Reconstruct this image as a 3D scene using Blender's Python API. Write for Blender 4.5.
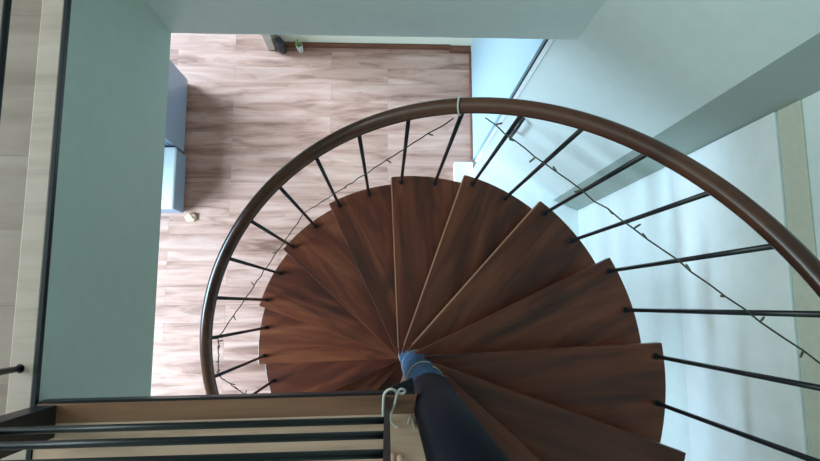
import bpy, bmesh, math, random
from mathutils import Vector, Matrix
random.seed(4)
PI = math.pi
for o in list(bpy.data.objects):
    bpy.data.objects.remove(o)
SC = bpy.context.scene
C = SC.collection

# ------------------------------------------------------------------ camera, sky, lights, exposure
EYE = 4.314                       # lens height above the lower floor
cd = bpy.data.cameras.new('camera')
cam = bpy.data.objects.new('camera', cd); C.objects.link(cam)
cam.location = (0, 0, EYE)
F_PX, NX, NY = 559.89, 387.216, 304.606
v = Vector(((NX - 410) / F_PX, -(NY - 230.5) / F_PX, -1)).normalized()
q = Vector((0, 0, -1)).rotation_difference(v)      # world -> camera
cam.rotation_mode = 'QUATERNION'
cam.rotation_quaternion = q.inverted()
cd.sensor_width = 36; cd.lens = F_PX / 820 * 36
cd.clip_start = .02
SC.camera = cam

w = bpy.data.worlds.new('world'); SC.world = w; w.use_nodes = True
bg = w.node_tree.nodes['Background']
bg.inputs[0].default_value = (.70, .95, .97, 1); bg.inputs[1].default_value = .28

def area(name, loc, target, sx, sy, power, col):
    l = bpy.data.lights.new(name, 'AREA'); l.shape = 'RECTANGLE'
    l.size = sx; l.size_y = sy; l.energy = power; l.color = col
    o = bpy.data.objects.new(name, l); C.objects.link(o)
    o.location = loc
    o.rotation_euler = (Vector(target) - Vector(loc)).to_track_quat('-Z', 'Y').to_euler()
    return o
# daylight of the lower room's glazed side (beyond the left of the picture)
a1 = area('daylight_lower_room', (-4.1, -.75, 2.25), (-1.0, -.1, 0), 1.9, 1.1, 165, (.56, .80, 1.0))
a2 = area('daylight_lower_room_far', (-4.1, 3.0, 2.25), (-1.0, 2.0, 0), 1.7, 1.1, 125, (.56, .80, 1.0))
a1.data.spread = a2.data.spread = math.radians(86)
# daylight of the upper floor, from the far left
area('daylight_upper_floor', (-4.3, .9, 4.35), (1.0, .3, 2.9), 2.8, 1.4, 150, (.80, .98, 1.0))
# ceiling lamp of the lower room, behind the beam
area('lower_room_ceiling_lamp', (-.6, 1.6, 2.14), (-.6, 1.5, 0), .6, .4, 4, (1.0, .80, .58))

SC.view_settings.view_transform = 'Standard'
SC.view_settings.look = 'None'
SC.view_settings.gamma = 1
SC.view_settings.use_curve_mapping = False
SC.view_settings.exposure = 0.0

# ------------------------------------------------------------------ materials
def srgb(r, g, b):
    f = lambda c: c / 12.92 if c <= .04045 else ((c + .055) / 1.055) ** 2.4
    return (f(r / 255), f(g / 255), f(b / 255), 1)

def mat(name, col, rough=.6, metal=0, bump=0, bscale=40, var=0.0, spec=.5):
    m = bpy.data.materials.new(name); m.use_nodes = True
    nt = m.node_tree; N = nt.nodes; L = nt.links; b = N['Principled BSDF']
    b.inputs['Roughness'].default_value = rough; b.inputs['Metallic'].default_value = metal
    b.inputs['Specular IOR Level'].default_value = spec
    tc = N.new('ShaderNodeTexCoord')
    no = N.new('ShaderNodeTexNoise'); no.inputs['Scale'].default_value = bscale; no.inputs['Detail'].default_value = 5
    L.new(tc.outputs['Object'], no.inputs['Vector'])
    rp = N.new('ShaderNodeValToRGB')
    rp.color_ramp.elements[0].position = .3; rp.color_ramp.elements[1].position = .7
    rp.color_ramp.elements[0].color = tuple(c * (1 - var) for c in col[:3]) + (1,)
    rp.color_ramp.elements[1].color = tuple(min(1, c * (1 + var)) for c in col[:3]) + (1,)
    L.new(no.outputs['Fac'], rp.inputs['Fac']); L.new(rp.outputs['Color'], b.inputs['Base Color'])
    if bump:
        bp = N.new('ShaderNodeBump'); bp.inputs['Strength'].default_value = bump; bp.inputs['Distance'].default_value = .004
        L.new(no.outputs['Fac'], bp.inputs['Height']); L.new(bp.outputs['Normal'], b.inputs['Normal'])
    return m

def wood(name, dark, mid, light, stretch=(1.2, 14, 14), rough=.4, planks=None, randomise=0.0, streak=.5, detail_scale=1.0):
    """long grain runs along the object's own X axis"""
    m = bpy.data.materials.new(name); m.use_nodes = True
    nt = m.node_tree; N = nt.nodes; L = nt.links; b = N['Principled BSDF']
    b.inputs['Roughness'].default_value = rough
    tc = N.new('ShaderNodeTexCoord')
    vec = tc.outputs['Object']
    oi = N.new('ShaderNodeObjectInfo')
    off = N.new('ShaderNodeCombineXYZ')
    mu = N.new('ShaderNodeMath'); mu.operation = 'MULTIPLY'; mu.inputs[1].default_value = 9.7 if randomise else 0
    L.new(oi.outputs['Random'], mu.inputs[0])
    L.new(mu.outputs[0], off.inputs['Z'])
    L.new(mu.outputs[0], off.inputs['X'])
    br = None
    if planks:
        br = N.new('ShaderNodeTexBrick')
        br.inputs['Color1'].default_value = (0, 0, 0, 1); br.inputs['Color2'].default_value = (1, 1, 1, 1)
        br.inputs['Mortar'].default_value = (.5, .5, .5, 1)
        br.inputs['Scale'].default_value = 1; br.inputs['Mortar Size'].default_value = .0016
        br.inputs['Brick Width'].default_value = planks[0]; br.inputs['Row Height'].default_value = planks[1]
        br.offset = .37; br.offset_frequency = 2
        L.new(vec, br.inputs['Vector'])
        m2 = N.new('ShaderNodeMath'); m2.operation = 'MULTIPLY'; m2.inputs[1].default_value = 7.3
        L.new(br.outputs['Color'], m2.inputs[0])
        ad = N.new('ShaderNodeMath'); ad.operation = 'ADD'
        L.new(m2.outputs[0], ad.inputs[0]); ad.inputs[1].default_value = 0
        L.new(ad.outputs[0], off.inputs['Z'])
    add = N.new('ShaderNodeVectorMath'); add.operation = 'ADD'
    L.new(vec, add.inputs[0]); L.new(off.outputs[0], add.inputs[1])
    mp = N.new('ShaderNodeMapping'); mp.inputs['Scale'].default_value = stretch
    L.new(add.outputs[0], mp.inputs['Vector'])
    n1 = N.new('ShaderNodeTexNoise'); n1.inputs['Scale'].default_value = detail_scale; n1.inputs['Detail'].default_value = 7
    n1.inputs['Roughness'].default_value = .62; n1.inputs['Distortion'].default_value = .7
    L.new(mp.outputs[0], n1.inputs['Vector'])
    r1 = N.new('ShaderNodeValToRGB'); e = r1.color_ramp.elements
    e[0].position = .28; e[0].color = dark; e[1].position = .72; e[1].color = light
    x = e.new(.48); x.color = mid
    L.new(n1.outputs['Fac'], r1.inputs['Fac'])
    # dark cathedral streaks
    mp2 = N.new('ShaderNodeMapping'); mp2.inputs['Scale'].default_value = (stretch[0] * 1.6, stretch[1] * .75, stretch[2] * .75)
    mp2.inputs['Location'].default_value = (3.1, 1.7, .4)
    L.new(add.outputs[0], mp2.inputs['Vector'])
    n2 = N.new('ShaderNodeTexNoise'); n2.inputs['Scale'].default_value = detail_scale; n2.inputs['Detail'].default_value = 3
    n2.inputs['Distortion'].default_value = 1.4
    L.new(mp2.outputs[0], n2.inputs['Vector'])
    r2 = N.new('ShaderNodeValToRGB'); e = r2.color_ramp.elements
    e[0].position = .56; e[0].color = (0, 0, 0, 1); e[1].position = .70; e[1].color = (1, 1, 1, 1)
    L.new(n2.outputs['Fac'], r2.inputs['Fac'])
    sm = N.new('ShaderNodeMath'); sm.operation = 'MULTIPLY'; sm.inputs[1].default_value = streak
    L.new(r2.outputs['Color'], sm.inputs[0])
    mx = N.new('ShaderNodeMixRGB'); mx.blend_type = 'MIX'
    L.new(sm.outputs[0], mx.inputs['Fac']); L.new(r1.outputs['Color'], mx.inputs['Color1']); mx.inputs['Color2'].default_value = dark
    out = mx.outputs['Color']
    if planks:
        seam = N.new('ShaderNodeMixRGB')
        sf = N.new('ShaderNodeMath'); sf.operation = 'MULTIPLY'; sf.inputs[1].default_value = .28
        L.new(br.outputs['Fac'], sf.inputs[0]); L.new(sf.outputs[0], seam.inputs['Fac'])
        L.new(out, seam.inputs['Color1']); seam.inputs['Color2'].default_value = tuple(c * .35 for c in dark[:3]) + (1,)
        out = seam.outputs['Color']
    if randomise or planks:
        hv = N.new('ShaderNodeHueSaturation')
        mr = N.new('ShaderNodeMapRange')
        L.new(br.outputs['Color'] if planks else oi.outputs['Random'], mr.inputs['Value'])
        k = randomise or .1
        mr.inputs['To Min'].default_value = 1 - k; mr.inputs['To Max'].default_value = 1 + k
        L.new(mr.outputs[0], hv.inputs['Value']); L.new(out, hv.inputs['Color']); out = hv.outputs['Color']
    L.new(out, b.inputs['Base Color'])
    bp = N.new('ShaderNodeBump'); bp.inputs['Strength'].default_value = .12; bp.inputs['Distance'].default_value = .003
    L.new(n1.outputs['Fac'], bp.inputs['Height']); L.new(bp.outputs['Normal'], b.inputs['Normal'])
    return m

M_PAINT = mat('white_wall_paint', (.72, .81, .785, 1), .62, bump=.08, bscale=18, var=.02)
M_SAGE = mat('shaded_beam_paint', (.50, .585, .51, 1), .62, bump=.08, bscale=18, var=.02)  # wall colour darkened for the beam face turned from the daylight
M_BLUE = mat('pale_blue_wall_paint', (.42, .58, .66, 1), .6, bump=.06, bscale=18, var=.02)
M_GREY = mat('shaded_return_paint', (.37, .44, .40, 1), .62, bump=.06, bscale=18, var=.02)  # shade of the narrow return is put into this darker colour
M_PANEL = mat('pale_finish', (.80, .86, .85, 1), .6, bump=.06, bscale=14, var=.03)
M_BEIGE = mat('beige_trim_paint', (.56, .58, .47, 1), .6, bump=.05, var=.05)
M_CREAM = mat('cream_wall_paint', (.84, .83, .66, 1), .6, bump=.05, var=.02)
M_DOOR = mat('white_door_paint', (.76, .83, .82, 1), .4, var=.01)
M_FLOOR = wood('laminate_planks', srgb(116, 80, 68), srgb(182, 142, 127), srgb(208, 172, 159), (1.3, 11, 1), .30, planks=(1.22, .135), randomise=.05, streak=.45)
M_UPPER = wood('upper_floor_planks', srgb(128, 106, 95), srgb(164, 141, 129), srgb(180, 158, 147), (.9, 7, 1), .45, planks=(1.3, .19), randomise=.06, streak=.4)
M_NOSING = wood('pale_edge_board', srgb(168, 145, 131), srgb(198, 175, 162), srgb(210, 188, 176), (1, 12, 12), .45)
M_TREAD = wood('stained_tread_wood', srgb(42, 18, 11), srgb(92, 42, 25), srgb(130, 72, 44), (1.1, 9, 9), .33, randomise=.16, streak=.6)
M_EDGE = wood('lit_tread_edge', srgb(140, 96, 66), srgb(186, 140, 106), srgb(204, 160, 124), (1.5, 14, 14), .4)
M_RAIL = wood('varnished_rail_wood', srgb(50, 29, 20), srgb(84, 50, 35), srgb(108, 70, 50), (2, 2, 2), .25, streak=.3)
M_LAND = wood('landing_wood', srgb(168, 132, 110), srgb(214, 177, 152), srgb(226, 194, 172), (1.2, 11, 11), .45, streak=.4)
M_LANDEDGE = wood('landing_edge_wood', srgb(92, 60, 42), srgb(134, 92, 68), srgb(152, 110, 82), (1.2, 14, 14), .4, streak=.4)
M_BASEB = wood('brown_skirting', srgb(66, 36, 24), srgb(110, 66, 48), srgb(130, 84, 62), (1, 14, 14), .4)
M_METAL = mat('black_painted_steel', srgb(20, 24, 28), .38, .0, var=.2, spec=.45)
M_POLE = mat('navy_black_sleeve', srgb(13, 15, 30), .55, .0, bump=.05, bscale=60, var=.25, spec=.18)
M_WRAP = mat('blue_cloth_wrap', srgb(34, 78, 114), .8, .0, bump=.9, bscale=55, var=.45)
M_WHITE = mat('white_plastic', srgb(225, 222, 214), .45, var=.04)
M_WIRE = mat('dark_green_wire', srgb(52, 58, 46), .5, var=.2)
M_BULB = mat('dull_bulb_plastic', srgb(88, 84, 66), .3, var=.2)
M_FRIDGE = mat('silver_blue_enamel', srgb(146, 165, 186), .35, .1, var=.02)
M_DARK = mat('dark_plinth_and_shadow', srgb(28, 28, 32), .7)
M_BENCH = mat('white_lacquer', srgb(214, 228, 234), .35, var=.02)
M_CLOTH = mat('beige_cloth', srgb(212, 182, 152), .9, bump=.8, bscale=70, var=.2)
M_LEAF = mat('leaf_green', srgb(120, 150, 84), .6, var=.3)
M_POT = mat('dark_pot', srgb(40, 46, 58), .5, var=.2)
M_CORD = mat('cream_cord', srgb(206, 192, 168), .7, bump=.3, bscale=200, var=.15)

# ------------------------------------------------------------------ mesh helpers
def box(bm, x0, x1, y0, y1, z0, z1, mtx=None):
    vs = [bm.verts.new((x, y, z)) for z in (z0, z1) for y in (y0, y1) for x in (x0, x1)]
    for f in ((0, 2, 3, 1), (4, 5, 7, 6), (0, 1, 5, 4), (2, 6, 7, 3), (0, 4, 6, 2), (1, 3, 7, 5)):
        bm.faces.new([vs[i] for i in f])
    if mtx:
        for a in vs: a.co = mtx @ a.co
    return vs

def prism(bm, poly, z0, z1):
    lo = [bm.verts.new((x, y, z0)) for x, y in poly]; hi = [bm.verts.new((x, y, z1)) for x, y in poly]
    n = len(poly)
    bm.faces.new(lo[::-1]); bm.faces.new(hi)
    for i in range(n):
        bm.faces.new((lo[i], lo[(i + 1) % n], hi[(i + 1) % n], hi[i]))

def tube(bm, pts, r, seg=10, cap=True):
    pts = [Vector(p) for p in pts]
    rings = []; up = None
    for i, p in enumerate(pts):
        t = (pts[min(i + 1, len(pts) - 1)] - pts[max(i - 1, 0)]).normalized()
        if up is None:
            up = Vector((0, 0, 1)) if abs(t.z) < .9 else Vector((1, 0, 0))
        a = t.cross(up).normalized(); up = a.cross(t).normalized()
        rr = r[i] if isinstance(r, (list, tuple)) else r
        rings.append([bm.verts.new(p + a * rr * math.cos(2 * PI * k / seg) + up * rr * math.sin(2 * PI * k / seg)) for k in range(seg)])
    for i in range(len(rings) - 1):
        for k in range(seg):
            f = bm.faces.new((rings[i][k], rings[i][(k + 1) % seg], rings[i + 1][(k + 1) % seg], rings[i + 1][k])); f.smooth = True
    if cap:
        bm.faces.new(rings[0][::-1]); bm.faces.new(rings[-1])

def obj(name, bm, m, parent=None, bevel=0, loc=None, rotz=0):
    bmesh.ops.recalc_face_normals(bm, faces=bm.faces)
    me = bpy.data.meshes.new(name); bm.to_mesh(me); bm.free()
    me.materials.append(m)
    o = bpy.data.objects.new(name, me); C.objects.link(o)
    if parent: o.parent = parent
    if loc: o.location = loc
    o.rotation_euler = (0, 0, rotz)
    if bevel:
        b = o.modifiers.new('bevel', 'BEVEL'); b.width = bevel; b.segments = 2; b.limit_method = 'ANGLE'
    return o

def tag(o, label, cat, group=None):
    o['label'] = label; o['category'] = cat
    if group: o['group'] = group
    return o

def thing(name, label, cat, loc=(0, 0, 0), group=None):
    o = bpy.data.objects.new(name, None); C.objects.link(o); o.location = loc; o.empty_display_size = .1
    return tag(o, label, cat, group)

def struct(name, bm, m, label=None, cat=None, bevel=0):
    o = obj(name, bm, m, None, bevel); o['kind'] = 'structure'
    if label: tag(o, label, cat)
    return o
B = bmesh.new

# ------------------------------------------------------------------ the setting
RISE = .18
ZU = 2.88                       # upper floor level
ZB = 2.20                       # underside of the beams round the stair opening
XL, YF, YL = -.851, 1.06, -.229 # left edge, far edge, landing edge of the opening
bm = B(); box(bm, -4.6, 1.9, -3.0, 4.6, -.1, 0)
struct('floor', bm, M_FLOOR, 'pinkish brown laminate plank floor of the lower room', 'floor')

# left: slab of the upper floor with the painted beam face
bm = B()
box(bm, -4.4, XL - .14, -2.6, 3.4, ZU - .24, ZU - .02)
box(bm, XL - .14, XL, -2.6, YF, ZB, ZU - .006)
struct('wall_left', bm, M_SAGE, 'beam face under the left upper floor edge, shade put into its grey-green tone', 'wall')
bm = B(); box(bm, -4.4, XL - .066, -2.6, 3.4, ZU - .02, ZU); box(bm, XL - .066, .95, YF + .005, 3.4, ZU + .0005, ZU + .012)
struct('floor_upper', bm, M_UPPER, 'greyish wood plank floor of the upper storey at left', 'floor')
bm = B(); box(bm, XL - .066, XL - .009, -2.6, YF, ZU - .006, ZU + .003)
struct('trim_1', bm, M_NOSING, 'pale wooden edge board along the left upper floor', 'trim', .002)
bm = B(); box(bm, XL - .009, XL + .002, -2.6, YF, ZU - .012, ZU + .003)
struct('trim_2', bm, M_METAL, 'thin black metal strip along the left upper floor edge', 'trim', .001)
# far: beam and slab behind the opening
bm = B()
box(bm, XL - .14, .95, YF, YF + .14, ZB, ZU)
box(bm, XL - .14, 1.9, YF + .14, 3.4, ZU - .24, ZU)
struct('wall_far', bm, M_PAINT, 'pale grey-green painted beam face across the top of the picture', 'wall')

# right: diagonal wall, short return, wall with the pale panel
C1 = (.686, 1.113); C2 = (1.22, .76); C3 = (1.40, .684)
def wall(name, p, r, z0, z1, m, label, th=.10):
    p = Vector(p); r = Vector(r); d = (r - p).normalized(); n = Vector((-d.y, d.x))   # n points away from the stair
    bm = B(); prism(bm, [tuple(p), tuple(r), tuple(r + n * th), tuple(p + n * th)], z0, z1)
    return struct(name, bm, m, label, 'wall')
wall('wall_corner', C1, C2, 0, 4.9, M_PAINT, 'bright pale wall set diagonally behind the handrail', .1)
wall('wall_return', C2, C3, 0, 4.9, M_GREY, 'narrow return between the diagonal and right walls, shade put into its darker tone', .1)
wall('wall_right', C3, (1.40, -2.6), 0, 4.9, M_PAINT, 'pale cyan wall along the right of the stair', .1)
bm = B(); box(bm, .672, .80, C1[1] + .02, 2.2, 0, ZB + .4)
struct('wall_passage', bm, M_BLUE, 'pale blue wall at the right end of the plank floor', 'wall')
bm = B(); box(bm, 1.386, 1.40, -2.6, .684, 1.70, 2.43)  # slightly raised sheet, paler than the wall behind it
struct('trim_3', bm, M_PANEL, 'lighter raised panel on the right wall', 'trim', .004)
bm = B(); box(bm, 1.392, 1.40, -2.6, .684, 2.44, 2.55)
struct('trim_4', bm, M_BEIGE, 'beige band running along the right wall', 'trim', .003)

bm = B(); box(bm, -4.4, 1.5, -2.7, 3.4, 5.35, 5.45)
struct('ceiling', bm, M_PAINT, 'pale ceiling over the upper floor', 'ceiling')
bm = B(); box(bm, -4.4, 1.5, -2.7, -2.6, 0, 5.35)
struct('wall_behind', bm, M_PAINT, 'pale wall behind the landing', 'wall')
bm = B()
dd = (Vector(C2) - Vector(C1)).normalized(); nn = Vector((dd.y, -dd.x))
de = (Vector(C3) - Vector(C2)).normalized(); ne = Vector((de.y, -de.x))
p0 = Vector(C1) + dd * .02; p1 = Vector(C2); p2 = Vector(C3)
prism(bm, [tuple(p0), tuple(p1), tuple(p2), (1.40, -2.4), (1.29, -2.4), (1.29, p2.y - .11), tuple(p1 + nn * .13), tuple(p0 + nn * .13)], 0, .30)
struct('trim_9', bm, M_PANEL, 'low white plinth along the foot of the diagonal wall', 'trim', .004)
# far end of the lower room
bm = B(); box(bm, -.86, .68, 2.08, 2.2, 0, 2.3)
struct('wall_back', bm, M_CREAM, 'cream wall at the far end of the plank floor', 'wall')
bm = B(); box(bm, -.88, .50, 2.055, 2.08, 0, .05)
struct('baseboard_far', bm, M_BASEB, 'brown wooden skirting along the cream far wall', 'baseboard', .003)
bm = B(); box(bm, .50, .672, 2.03, 2.08, 0, .035)
struct('trim_5', bm, M_BASEB, 'short brown threshold at the right end of the far wall', 'trim', .003)
bm = B(); box(bm, -.96, -.90, 2.03, 2.2, 0, 2.3)
struct('trim_6', bm, M_WHITE, 'white door post at the left end of the far wall', 'trim', .003)
bm = B(); box(bm, .660, .672, C1[1] + .03, 2.03, 0, .05)
struct('baseboard_right', bm, M_BASEB, 'dark skirting below the pale blue passage wall', 'baseboard', .002)
bm = B(); box(bm, -2.45, -2.35, .60, 1.78, 0, 2.6)  # out of view, added to keep daylight off the floor by the cabinet
struct('wall_daylight_blocker', bm, M_PAINT, 'unseen short white partition behind the silver cabinet, added to block daylight', 'wall')

# door in the diagonal wall
d = (Vector(C2) - Vector(C1)).normalized()
ang = math.atan2(d.y, d.x)
DM = Matrix.Translation((C1[0], C1[1], 0)) @ Matrix.Rotation(ang, 4, 'Z')
bm = B(); box(bm, -.004, .018, -.004, 0.0, 0, ZB + .3, DM)
struct('trim_7', bm, M_DOOR, 'white corner bead on the edge of the diagonal wall', 'trim', .002)
bm = B(); box(bm, -.012, -.004, -.004, .004, 1.2, ZB + .3, DM)  # dark strip stands in for the shadow line at the wall corner
struct('trim_8', bm, M_DARK, 'thin dark strip put in as the shadow line beside the white corner bead', 'trim')
bm = B()
hp = [(.108, -.001, 1.04), (.108, -.055, 1.04), (.108, -.066, 1.06), (.108, -.066, 1.24), (.108, -.055, 1.26), (.108, -.001, 1.26)]
tube(bm, [DM @ Vector(p) for p in hp], .010, 8)
tag(obj('pull_handle', bm, M_METAL), 'dark metal pull handle on the diagonal wall beside its corner', 'handle')

# ------------------------------------------------------------------ spiral staircase
PX, PY = .1306, -.2641
STEP = math.radians(22.398); PH0 = math.radians(93.73); DL = math.radians(11.127)
RB, RT, HR = .9003, .934, 1.0014
stair = thing('spiral_staircase', 'dark wooden spiral staircase turning round a navy-black pole', 'staircase', (PX, PY, 0))
bm = B(); tube(bm, [(0, 0, 0), (0, 0, 3.95)], .056, 40)
pole = obj('pole', bm, M_POLE, stair)
bm = B(); tube(bm, [(0, 0, 0), (0, 0, .012)], .17, 40); obj('shade_plate', bm, M_METAL, pole)  # dark disc added to give the floor at the pole foot its shade
bm = B(); tube(bm, [(0, 0, 2.58), (0, 0, 2.60), (0, 0, 3.95)], [.060, .062, .061], 48)
sl = obj('sleeve', bm, M_POLE, pole); sl['label'] = 'smooth navy-black upper sleeve'
bm = B()
prof = []
for i in range(60):
    z = 1.14 + i * (2.59 - 1.14) / 59
    prof.append((z, (.0675 - .0075 * i / 59) + .0016 * math.sin(i * 1.9) + random.uniform(-.0006, .0006)))
tube(bm, [(0, 0, z) for z, r in prof], [r for z, r in prof], 40)
wr = obj('cloth_wrap', bm, M_WRAP, pole); wr['label'] = 'blue cloth wrap round the lower pole'

# one tread, its own X axis along the nosing
def tread_mesh():
    bm = B(); off, back = .070, .030
    th = .042
    xo = math.sqrt(RT * RT - off * off)
    poly = [(-.012, .054), (.022, off), (xo, off)]
    a0 = math.atan2(off, xo)
    # back edge: nosing of the next tread (turned by -STEP) moved back under it
    dn = Vector((math.cos(-STEP), math.sin(-STEP))); nn = Vector((-dn.y, dn.x))
    e = nn * (back - .005)
    xb = math.sqrt(RT * RT - (back - .005) ** 2)
    pe = e + dn * xb
    a1 = math.atan2(pe.y, pe.x)
    for k in range(1, 15):
        a = a0 + (a1 - a0) * k / 14
        poly.append((RT * math.cos(a), RT * math.sin(a)))
    poly += [(e.x - .01, e.y - .03), (-.036, -.03), (-.045, .025)]
    prism(bm, poly[::-1], -th, 0)
    return bm
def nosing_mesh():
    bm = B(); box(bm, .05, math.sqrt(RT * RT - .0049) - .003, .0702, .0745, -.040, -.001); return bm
tm = None
NOSE = math.radians(92.4)
for j in range(-7, 8):
    if tm is None:
        t0 = obj('tread', tread_mesh(), M_TREAD, stair, .0025); tm = t0; t = t0
    else:
        t = tm.copy(); C.objects.link(t); t.parent = stair
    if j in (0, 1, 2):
        ns = obj('nosing', nosing_mesh(), M_EDGE, t); ns['label'] = 'pale front edge, daylight put into its colour'  # pale strip stands for daylight caught on these front faces
    t.location = (0, 0, RISE * (j + 8)); t.rotation_euler = (0, 0, NOSE - j * STEP)
# balusters: two on each tread, same mesh except for their length
def baluster(a, z0, z1):
    bm = B(); tube(bm, [(0, 0, 0), (0, 0, z1 - z0)], .0078, 10)
    tube(bm, [(0, 0, 0), (0, 0, .012)], .013, 12)
    o = obj('baluster', bm, M_METAL, stair)
    o.location = (RB * math.cos(a), RB * math.sin(a), z0)
def bal_axis(j, k):
    a = PH0 - j * STEP - k * DL
    z = RISE * (j + 8)
    return a, z, z + HR + .022 + k * RISE * DL / STEP
for j in range(-7, 8):
    for k in (0, 1):
        baluster(*bal_axis(j, k))
def rail_pt(t, dz=0, dr=0):
    a = PH0 - t * STEP
    return Vector((PX + (RB + dr) * math.cos(a), PY + (RB + dr) * math.sin(a), RISE * (t + 8) + HR + dz))
bm = B()
tube(bm, [rail_pt(-7.3 + i * 15.2 / 180, .046, .010) - Vector((PX, PY, 0)) for i in range(181)], .026, 20)
obj('handrail', bm, M_RAIL, stair)
def bal_pt(j, k, f, dr=0):
    a, z0, z1 = bal_axis(j, k)
    return Vector((PX + (RB + dr) * math.cos(a), PY + (RB + dr) * math.sin(a), z0 + (z1 - z0) * f))

# ------------------------------------------------------------------ landing and its railing
ROT = math.radians(-1.8) * -1
def ly(x): return -.223 - .0135 * (-x) / .80        # slightly skewed landing edge
bm = B()
prism(bm, [(XL + .004, ly(XL) - .046), (.0668, ly(.06) - .046), (.069, -.288), (.082, -.307), (.105, -.322), (.1306, -.327), (.17, -.34), (.17, -2.4), (XL + .004, -2.4)], ZU - .04, ZU)
land = thing('stair_landing', 'brown wooden landing at the head of the spiral stairs', 'landing', (0, 0, 0))
obj('landing_boards', bm, M_LAND, land)
bm = B(); prism(bm, [(XL + .004, ly(XL)), (.076, ly(.076)), (.0668, ly(.06) - .046), (XL + .004, ly(XL) - .046)], ZU - .04, ZU + .002)
o = obj('edge_board', bm, M_LANDEDGE, land, .002); o['label'] = 'darker edge board'
bm = B(); prism(bm, [(XL + .004, ly(XL) + .006), (.07, ly(.07) + .006), (.07, ly(.07)), (XL + .004, ly(XL))], ZU - .045, ZU - .003)
o = obj('edge_strip', bm, M_METAL, land); o['label'] = 'thin black metal edge'
bm = B(); prism(bm, [(-.01, ly(0) + .004), (.066, -.186), (.074, -.235)], ZU - .05, ZU - .04); o = obj('bracket', bm, M_METAL, land); o['label'] = 'dark steel gusset to the pole'

HB = [.24, .37, .50, .63, .76, .89]
rail1 = thing('landing_railing', 'black horizontal-bar railing along the edge of the stair landing', 'railing', (0, ly(0), ZU))
y0 = ly(0)
bm = B(); box(bm, -.006, .006, -.034, -.004, .0025, 1.0); obj('post', bm, M_METAL, rail1, .001)
bm = B(); box(bm, -.848, -.797, -.092, -.016, .0025, 1.0); o = obj('post', bm, M_METAL, rail1, .002); o['label'] = 'thick square corner post'
for h in HB:
    bm = B(); tube(bm, [(-.80, -.026, h), (0, -.013, h)], .0075, 8); obj('bar', bm, M_METAL, rail1)
bm = B(); tube(bm, [(-.84, -.035, 1.01), (.01, -.013, 1.01)], .026, 16); obj('top_rail', bm, M_RAIL, rail1)

rail2 = thing('upper_floor_railing', 'black railing on the left upper floor beside the stair opening', 'railing', (-.892, 0, ZU))
for y in (-.152, .98):
    bm = B(); tube(bm, [(0, y, 0), (0, y, 1.0)], .0075, 8); tube(bm, [(0, y, 0), (0, y, .004)], .011, 14); obj('post', bm, M_METAL, rail2)
for h in HB:
    bm = B(); tube(bm, [(0, -.20, h - .075), (0, 1.04, h - .075)], .0085, 8); obj('bar', bm, M_METAL, rail2)
bm = B(); tube(bm, [(0, -.22, 1.01), (0, 1.05, 1.01)], .026, 16); obj('top_rail', bm, M_RAIL, rail2)

# ------------------------------------------------------------------ lower room furniture
fx0, fx1, fy0, fy1 = -2.33, -1.56, 1.17, 1.76
fr = thing('tall_cabinet', 'tall silver-blue cabinet standing on the plank floor at left', 'cabinet', (-1.9, 1.46, 0))
bm = B(); box(bm, -.43, .30, -.295, .295, .03, 1.82); obj('body', bm, M_FRIDGE, fr, .008)
bm = B(); box(bm, .302, .335, -.292, .292, .05, 1.815); obj('door', bm, M_FRIDGE, fr, .006)
bm = B(); box(bm, -.40, .31, -.28, .28, 0, .03); obj('plinth', bm, M_DARK, fr)
bn = thing('low_bench', 'low white bench with a grey front next to the tall cabinet', 'bench', (-1.9, .93, 0))
bm = B(); box(bm, -.43, .345, -.235, .215, .03, .235); obj('body', bm, M_FRIDGE, bn, .004)
bm = B(); box(bm, -.43, .352, -.240, .220, .235, .265); o = obj('seat', bm, M_BENCH, bn, .012); o['label'] = 'white top'
bm = B(); box(bm, -.40, .33, -.22, .20, 0, .03); obj('plinth', bm, M_DARK, bn)
bm = B(); bmesh.ops.create_icosphere(bm, subdivisions=3, radius=.036)
for vv in bm.verts:
    vv.co.z = max(-.014, vv.co.z * .5 + .008 * math.sin(vv.co.x * 160) * math.cos(vv.co.y * 130)); vv.co.x *= 1.2
o = obj('crumpled_cloth', bm, M_CLOTH, None, loc=(-1.505, .665, .0145)); tag(o, 'small crumpled beige cloth on the floor at the bench corner', 'cloth')
for f in o.data.polygons: f.use_smooth = True

bx = thing('storage_box', 'low white box on the floor below the diagonal wall', 'box', (.585, 1.02, 0))
bm = B(); box(bm, -.065, .075, -.075, .075, 0, .085); obj('body', bm, M_WHITE, bx, .004)
bm = B(); box(bm, -.068, .078, -.078, .078, .07, .092); obj('lid', bm, M_WHITE, bx, .004)

bm = B(); tube(bm, [(0, 0, 0), (0, 0, .01), (0, 0, .10), (0, 0, .17), (0, 0, .19)], [.030, .036, .040, .024, .026], 18)
o = obj('vase', bm, M_POT, None, loc=(-.845, 2.03, 0)); tag(o, 'small dark vase at the foot of the white door post', 'vase')
pot = thing('potted_plant', 'small green plant in a white pot by the cream far wall', 'plant', (-.70, 2.028, 0))
bm = B(); tube(bm, [(0, 0, 0), (0, 0, .01), (0, 0, .09), (0, 0, .10)], [.020, .022, .027, .026], 16); obj('pot', bm, M_WHITE, pot)
bm = B()
for i in range(18):
    a = random.uniform(0, 2 * PI); l = random.uniform(.03, .05); tl = random.uniform(.5, 1.6)
    p0 = Vector((0, -.004, .095)); p1 = p0 + Vector((math.cos(a) * l * .5, math.sin(a) * l * .35, l * tl)); p2 = p1 + Vector((math.cos(a) * l * .35, math.sin(a) * l * .2, -.004))
    sd = Vector((-math.sin(a), math.cos(a) * .6, 0)) * .008
    bm.faces.new([bm.verts.new(x) for x in (p0, p1 + sd, p2, p1 - sd)])
obj('leaves', bm, M_LEAF, pot)

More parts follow.
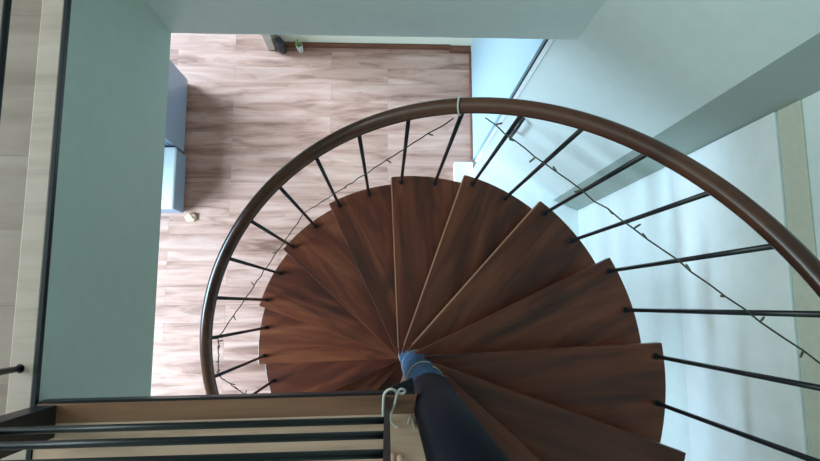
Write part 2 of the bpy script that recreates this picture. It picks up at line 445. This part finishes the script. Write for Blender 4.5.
# ------------------------------------------------------------------ fairy-light string, ties and cords
def string(name, label, pts, sag, nb, group=None):
    root = thing(name, label, 'string lights', tuple(pts[0]), group)
    o0 = pts[0]
    path = []
    for i in range(len(pts) - 1):
        n = 26
        for s in range(n + (i == len(pts) - 2)):
            t = s / n
            p = pts[i].lerp(pts[i + 1], t)
            p = p + Vector((random.uniform(-.003, .003), random.uniform(-.003, .003), -sag * 4 * t * (1 - t) + random.uniform(-.004, .004)))
            path.append(p - o0)
    bm = B(); tube(bm, path, .0024, 6); obj('wire', bm, M_WIRE, root)
    for b in range(nb):
        i = int((b + .5) / nb * (len(path) - 1)); p = path[i]
        a = random.uniform(0, 2 * PI)
        dirv = Vector((math.cos(a), math.sin(a), random.uniform(-.6, .6))).normalized()
        bm = B(); tube(bm, [p, p + dirv * .008, p + dirv * .020, p + dirv * .024], [.0022, .003, .003, .001], 8)
        obj('bulb', bm, M_BULB, root)
P_up = rail_pt(.72, -.012, -.012)
string('string_lights', 'fairy-light string slung below the handrail on the right', [P_up, bal_pt(4, 0, .955, -.012)], .02, 13, )
string('string_lights', 'fairy-light string looped down the balusters on the left', [rail_pt(.42, -.012, -.012), bal_pt(-2, 1, .37, .012), bal_pt(-4, 1, .93, -.012), bal_pt(-4, 0, .96, -.012), bal_pt(-5, 1, .55, .01)], .0, 16)

def tie(t, label):
    bm = B()
    c = rail_pt(t, .046, .010); tg = (rail_pt(t + .05) - rail_pt(t - .05)).normalized()
    a = tg.cross(Vector((0, 0, 1))).normalized(); u = a.cross(tg)
    pts = [c + (a * math.cos(x) + u * math.sin(x)) * .0295 + tg * .004 * math.sin(x) for x in [2 * PI * i / 24 for i in range(25)]]
    tube(bm, pts, .0030, 6)
    o = obj('cable_tie', bm, M_WHITE); tag(o, label, 'cable tie'); return o
tie(.46, 'white cable tie round the top of the handrail curve')
tie(-4.46, 'white cable tie round the lower left handrail')

for (za, zb, turns) in ((1.22, 1.28, 1.5), (1.80, 1.88, 1.0), (2.28, 2.40, 1.0)):
    rr = .0690 - .0075 * (za - 1.14) / 1.45
    bm = B(); tube(bm, [(rr * math.cos(1.2 + 2 * PI * turns * i / 40), rr * math.sin(1.2 + 2 * PI * turns * i / 40), za + (zb - za) * i / 40) for i in range(41)], .0020, 6)
    o = obj('wound_cord', bm, M_CORD, pole); o['label'] = 'pale cord turned round the blue wrap'

def curve(pts, n=10):
    pts = [Vector(p) for p in pts]; out = []
    for i in range(len(pts) - 1):
        p0 = pts[max(i - 1, 0)]; p1 = pts[i]; p2 = pts[i + 1]; p3 = pts[min(i + 2, len(pts) - 1)]
        for s in range(n):
            t = s / n
            out.append(.5 * ((2 * p1) + (-p0 + p2) * t + (2 * p0 - 5 * p1 + 4 * p2 - p3) * t * t + (-p0 + 3 * p1 - 3 * p2 + p3) * t ** 3))
    out.append(pts[-1]); return out
bm = B()
cp = [(-.0085, -.258, .10), (-.0085, -.228, .11), (-.006, -.202, .12), (.005, -.191, .125), (.016, -.193, .12), (.026, -.205, .09), (.038, -.206, .085), (.042, -.198, .10), (.032, -.192, .115), (.024, -.201, .11), (.019, -.225, .09), (.011, -.253, .06), (.0085, -.268, .04), (.010, -.281, .02), (.017, -.293, .008), (.027, -.298, .006)]
tube(bm, curve([(x, y, ZU + z) for x, y, z in cp], 8), .0030, 8)
o = obj('looped_cord', bm, M_WHITE); tag(o, 'white cord looped over the slim post of the landing railing', 'cord')

# looped cord's loose end by the pole, on the landing
bm = B(); tube(bm, curve([(.052, -.290, ZU + .004), (.055, -.276, ZU + .014), (.060, -.272, ZU + .014), (.0645, -.290, ZU + .006), (.068, -.302, ZU + .004)], 6), .0028, 6)
o = obj('cord_end', bm, M_CORD); tag(o, 'loose cream cord end lying on the landing beside the pole', 'cord')

# bare foot at the edge of the picture: five toes, instep and ankle in one surface
def skin_mesh(name, verts, edges, radii, m):
    me = bpy.data.meshes.new(name); me.from_pydata([Vector(v_) for v_ in verts], edges, []); me.update()
    o = bpy.data.objects.new(name, me); C.objects.link(o)
    sk = o.modifiers.new('skin', 'SKIN'); sk.use_smooth_shade = True
    for i, rr in enumerate(radii):
        me.skin_vertices[0].data[i].radius = rr if isinstance(rr, tuple) else (rr, rr)
    me.skin_vertices[0].data[0].use_root = True
    ss = o.modifiers.new('subd', 'SUBSURF'); ss.levels = 2; ss.render_levels = 2
    me.materials.append(m); return o
M_SKIN = mat('skin', srgb(214, 172, 146), .5, var=.04, bump=.05)
FX, FY = .007, -.363
V = [(0, -.20, .045), (0, -.195, .30), (0, -.13, .050), (0, -.06, .026)]
E_ = [(0, 1), (0, 2), (2, 3)]; R_ = [.036, .034, .031, .024]
for tx, ty, tr in ((.026, .004, .0115), (.007, .006, .0085), (-.011, .003, .0085), (-.022, -.010, .0075), (-.034, -.021, .007)):
    k = len(V)
    V += [(tx * .9, -.045 + ty * .4, .017), (tx, ty - .016, .017), (tx, ty, .0115)]
    E_ += [(3, k), (k, k + 1), (k + 1, k + 2)]; R_ += [tr * 1.05, tr * .95, tr]
ft = skin_mesh('person', V, E_, R_, M_SKIN); ft.location = (FX, FY, ZU + .001)
tag(ft, 'bare foot of a person standing on the landing, toes beside the slim railing post', 'person')
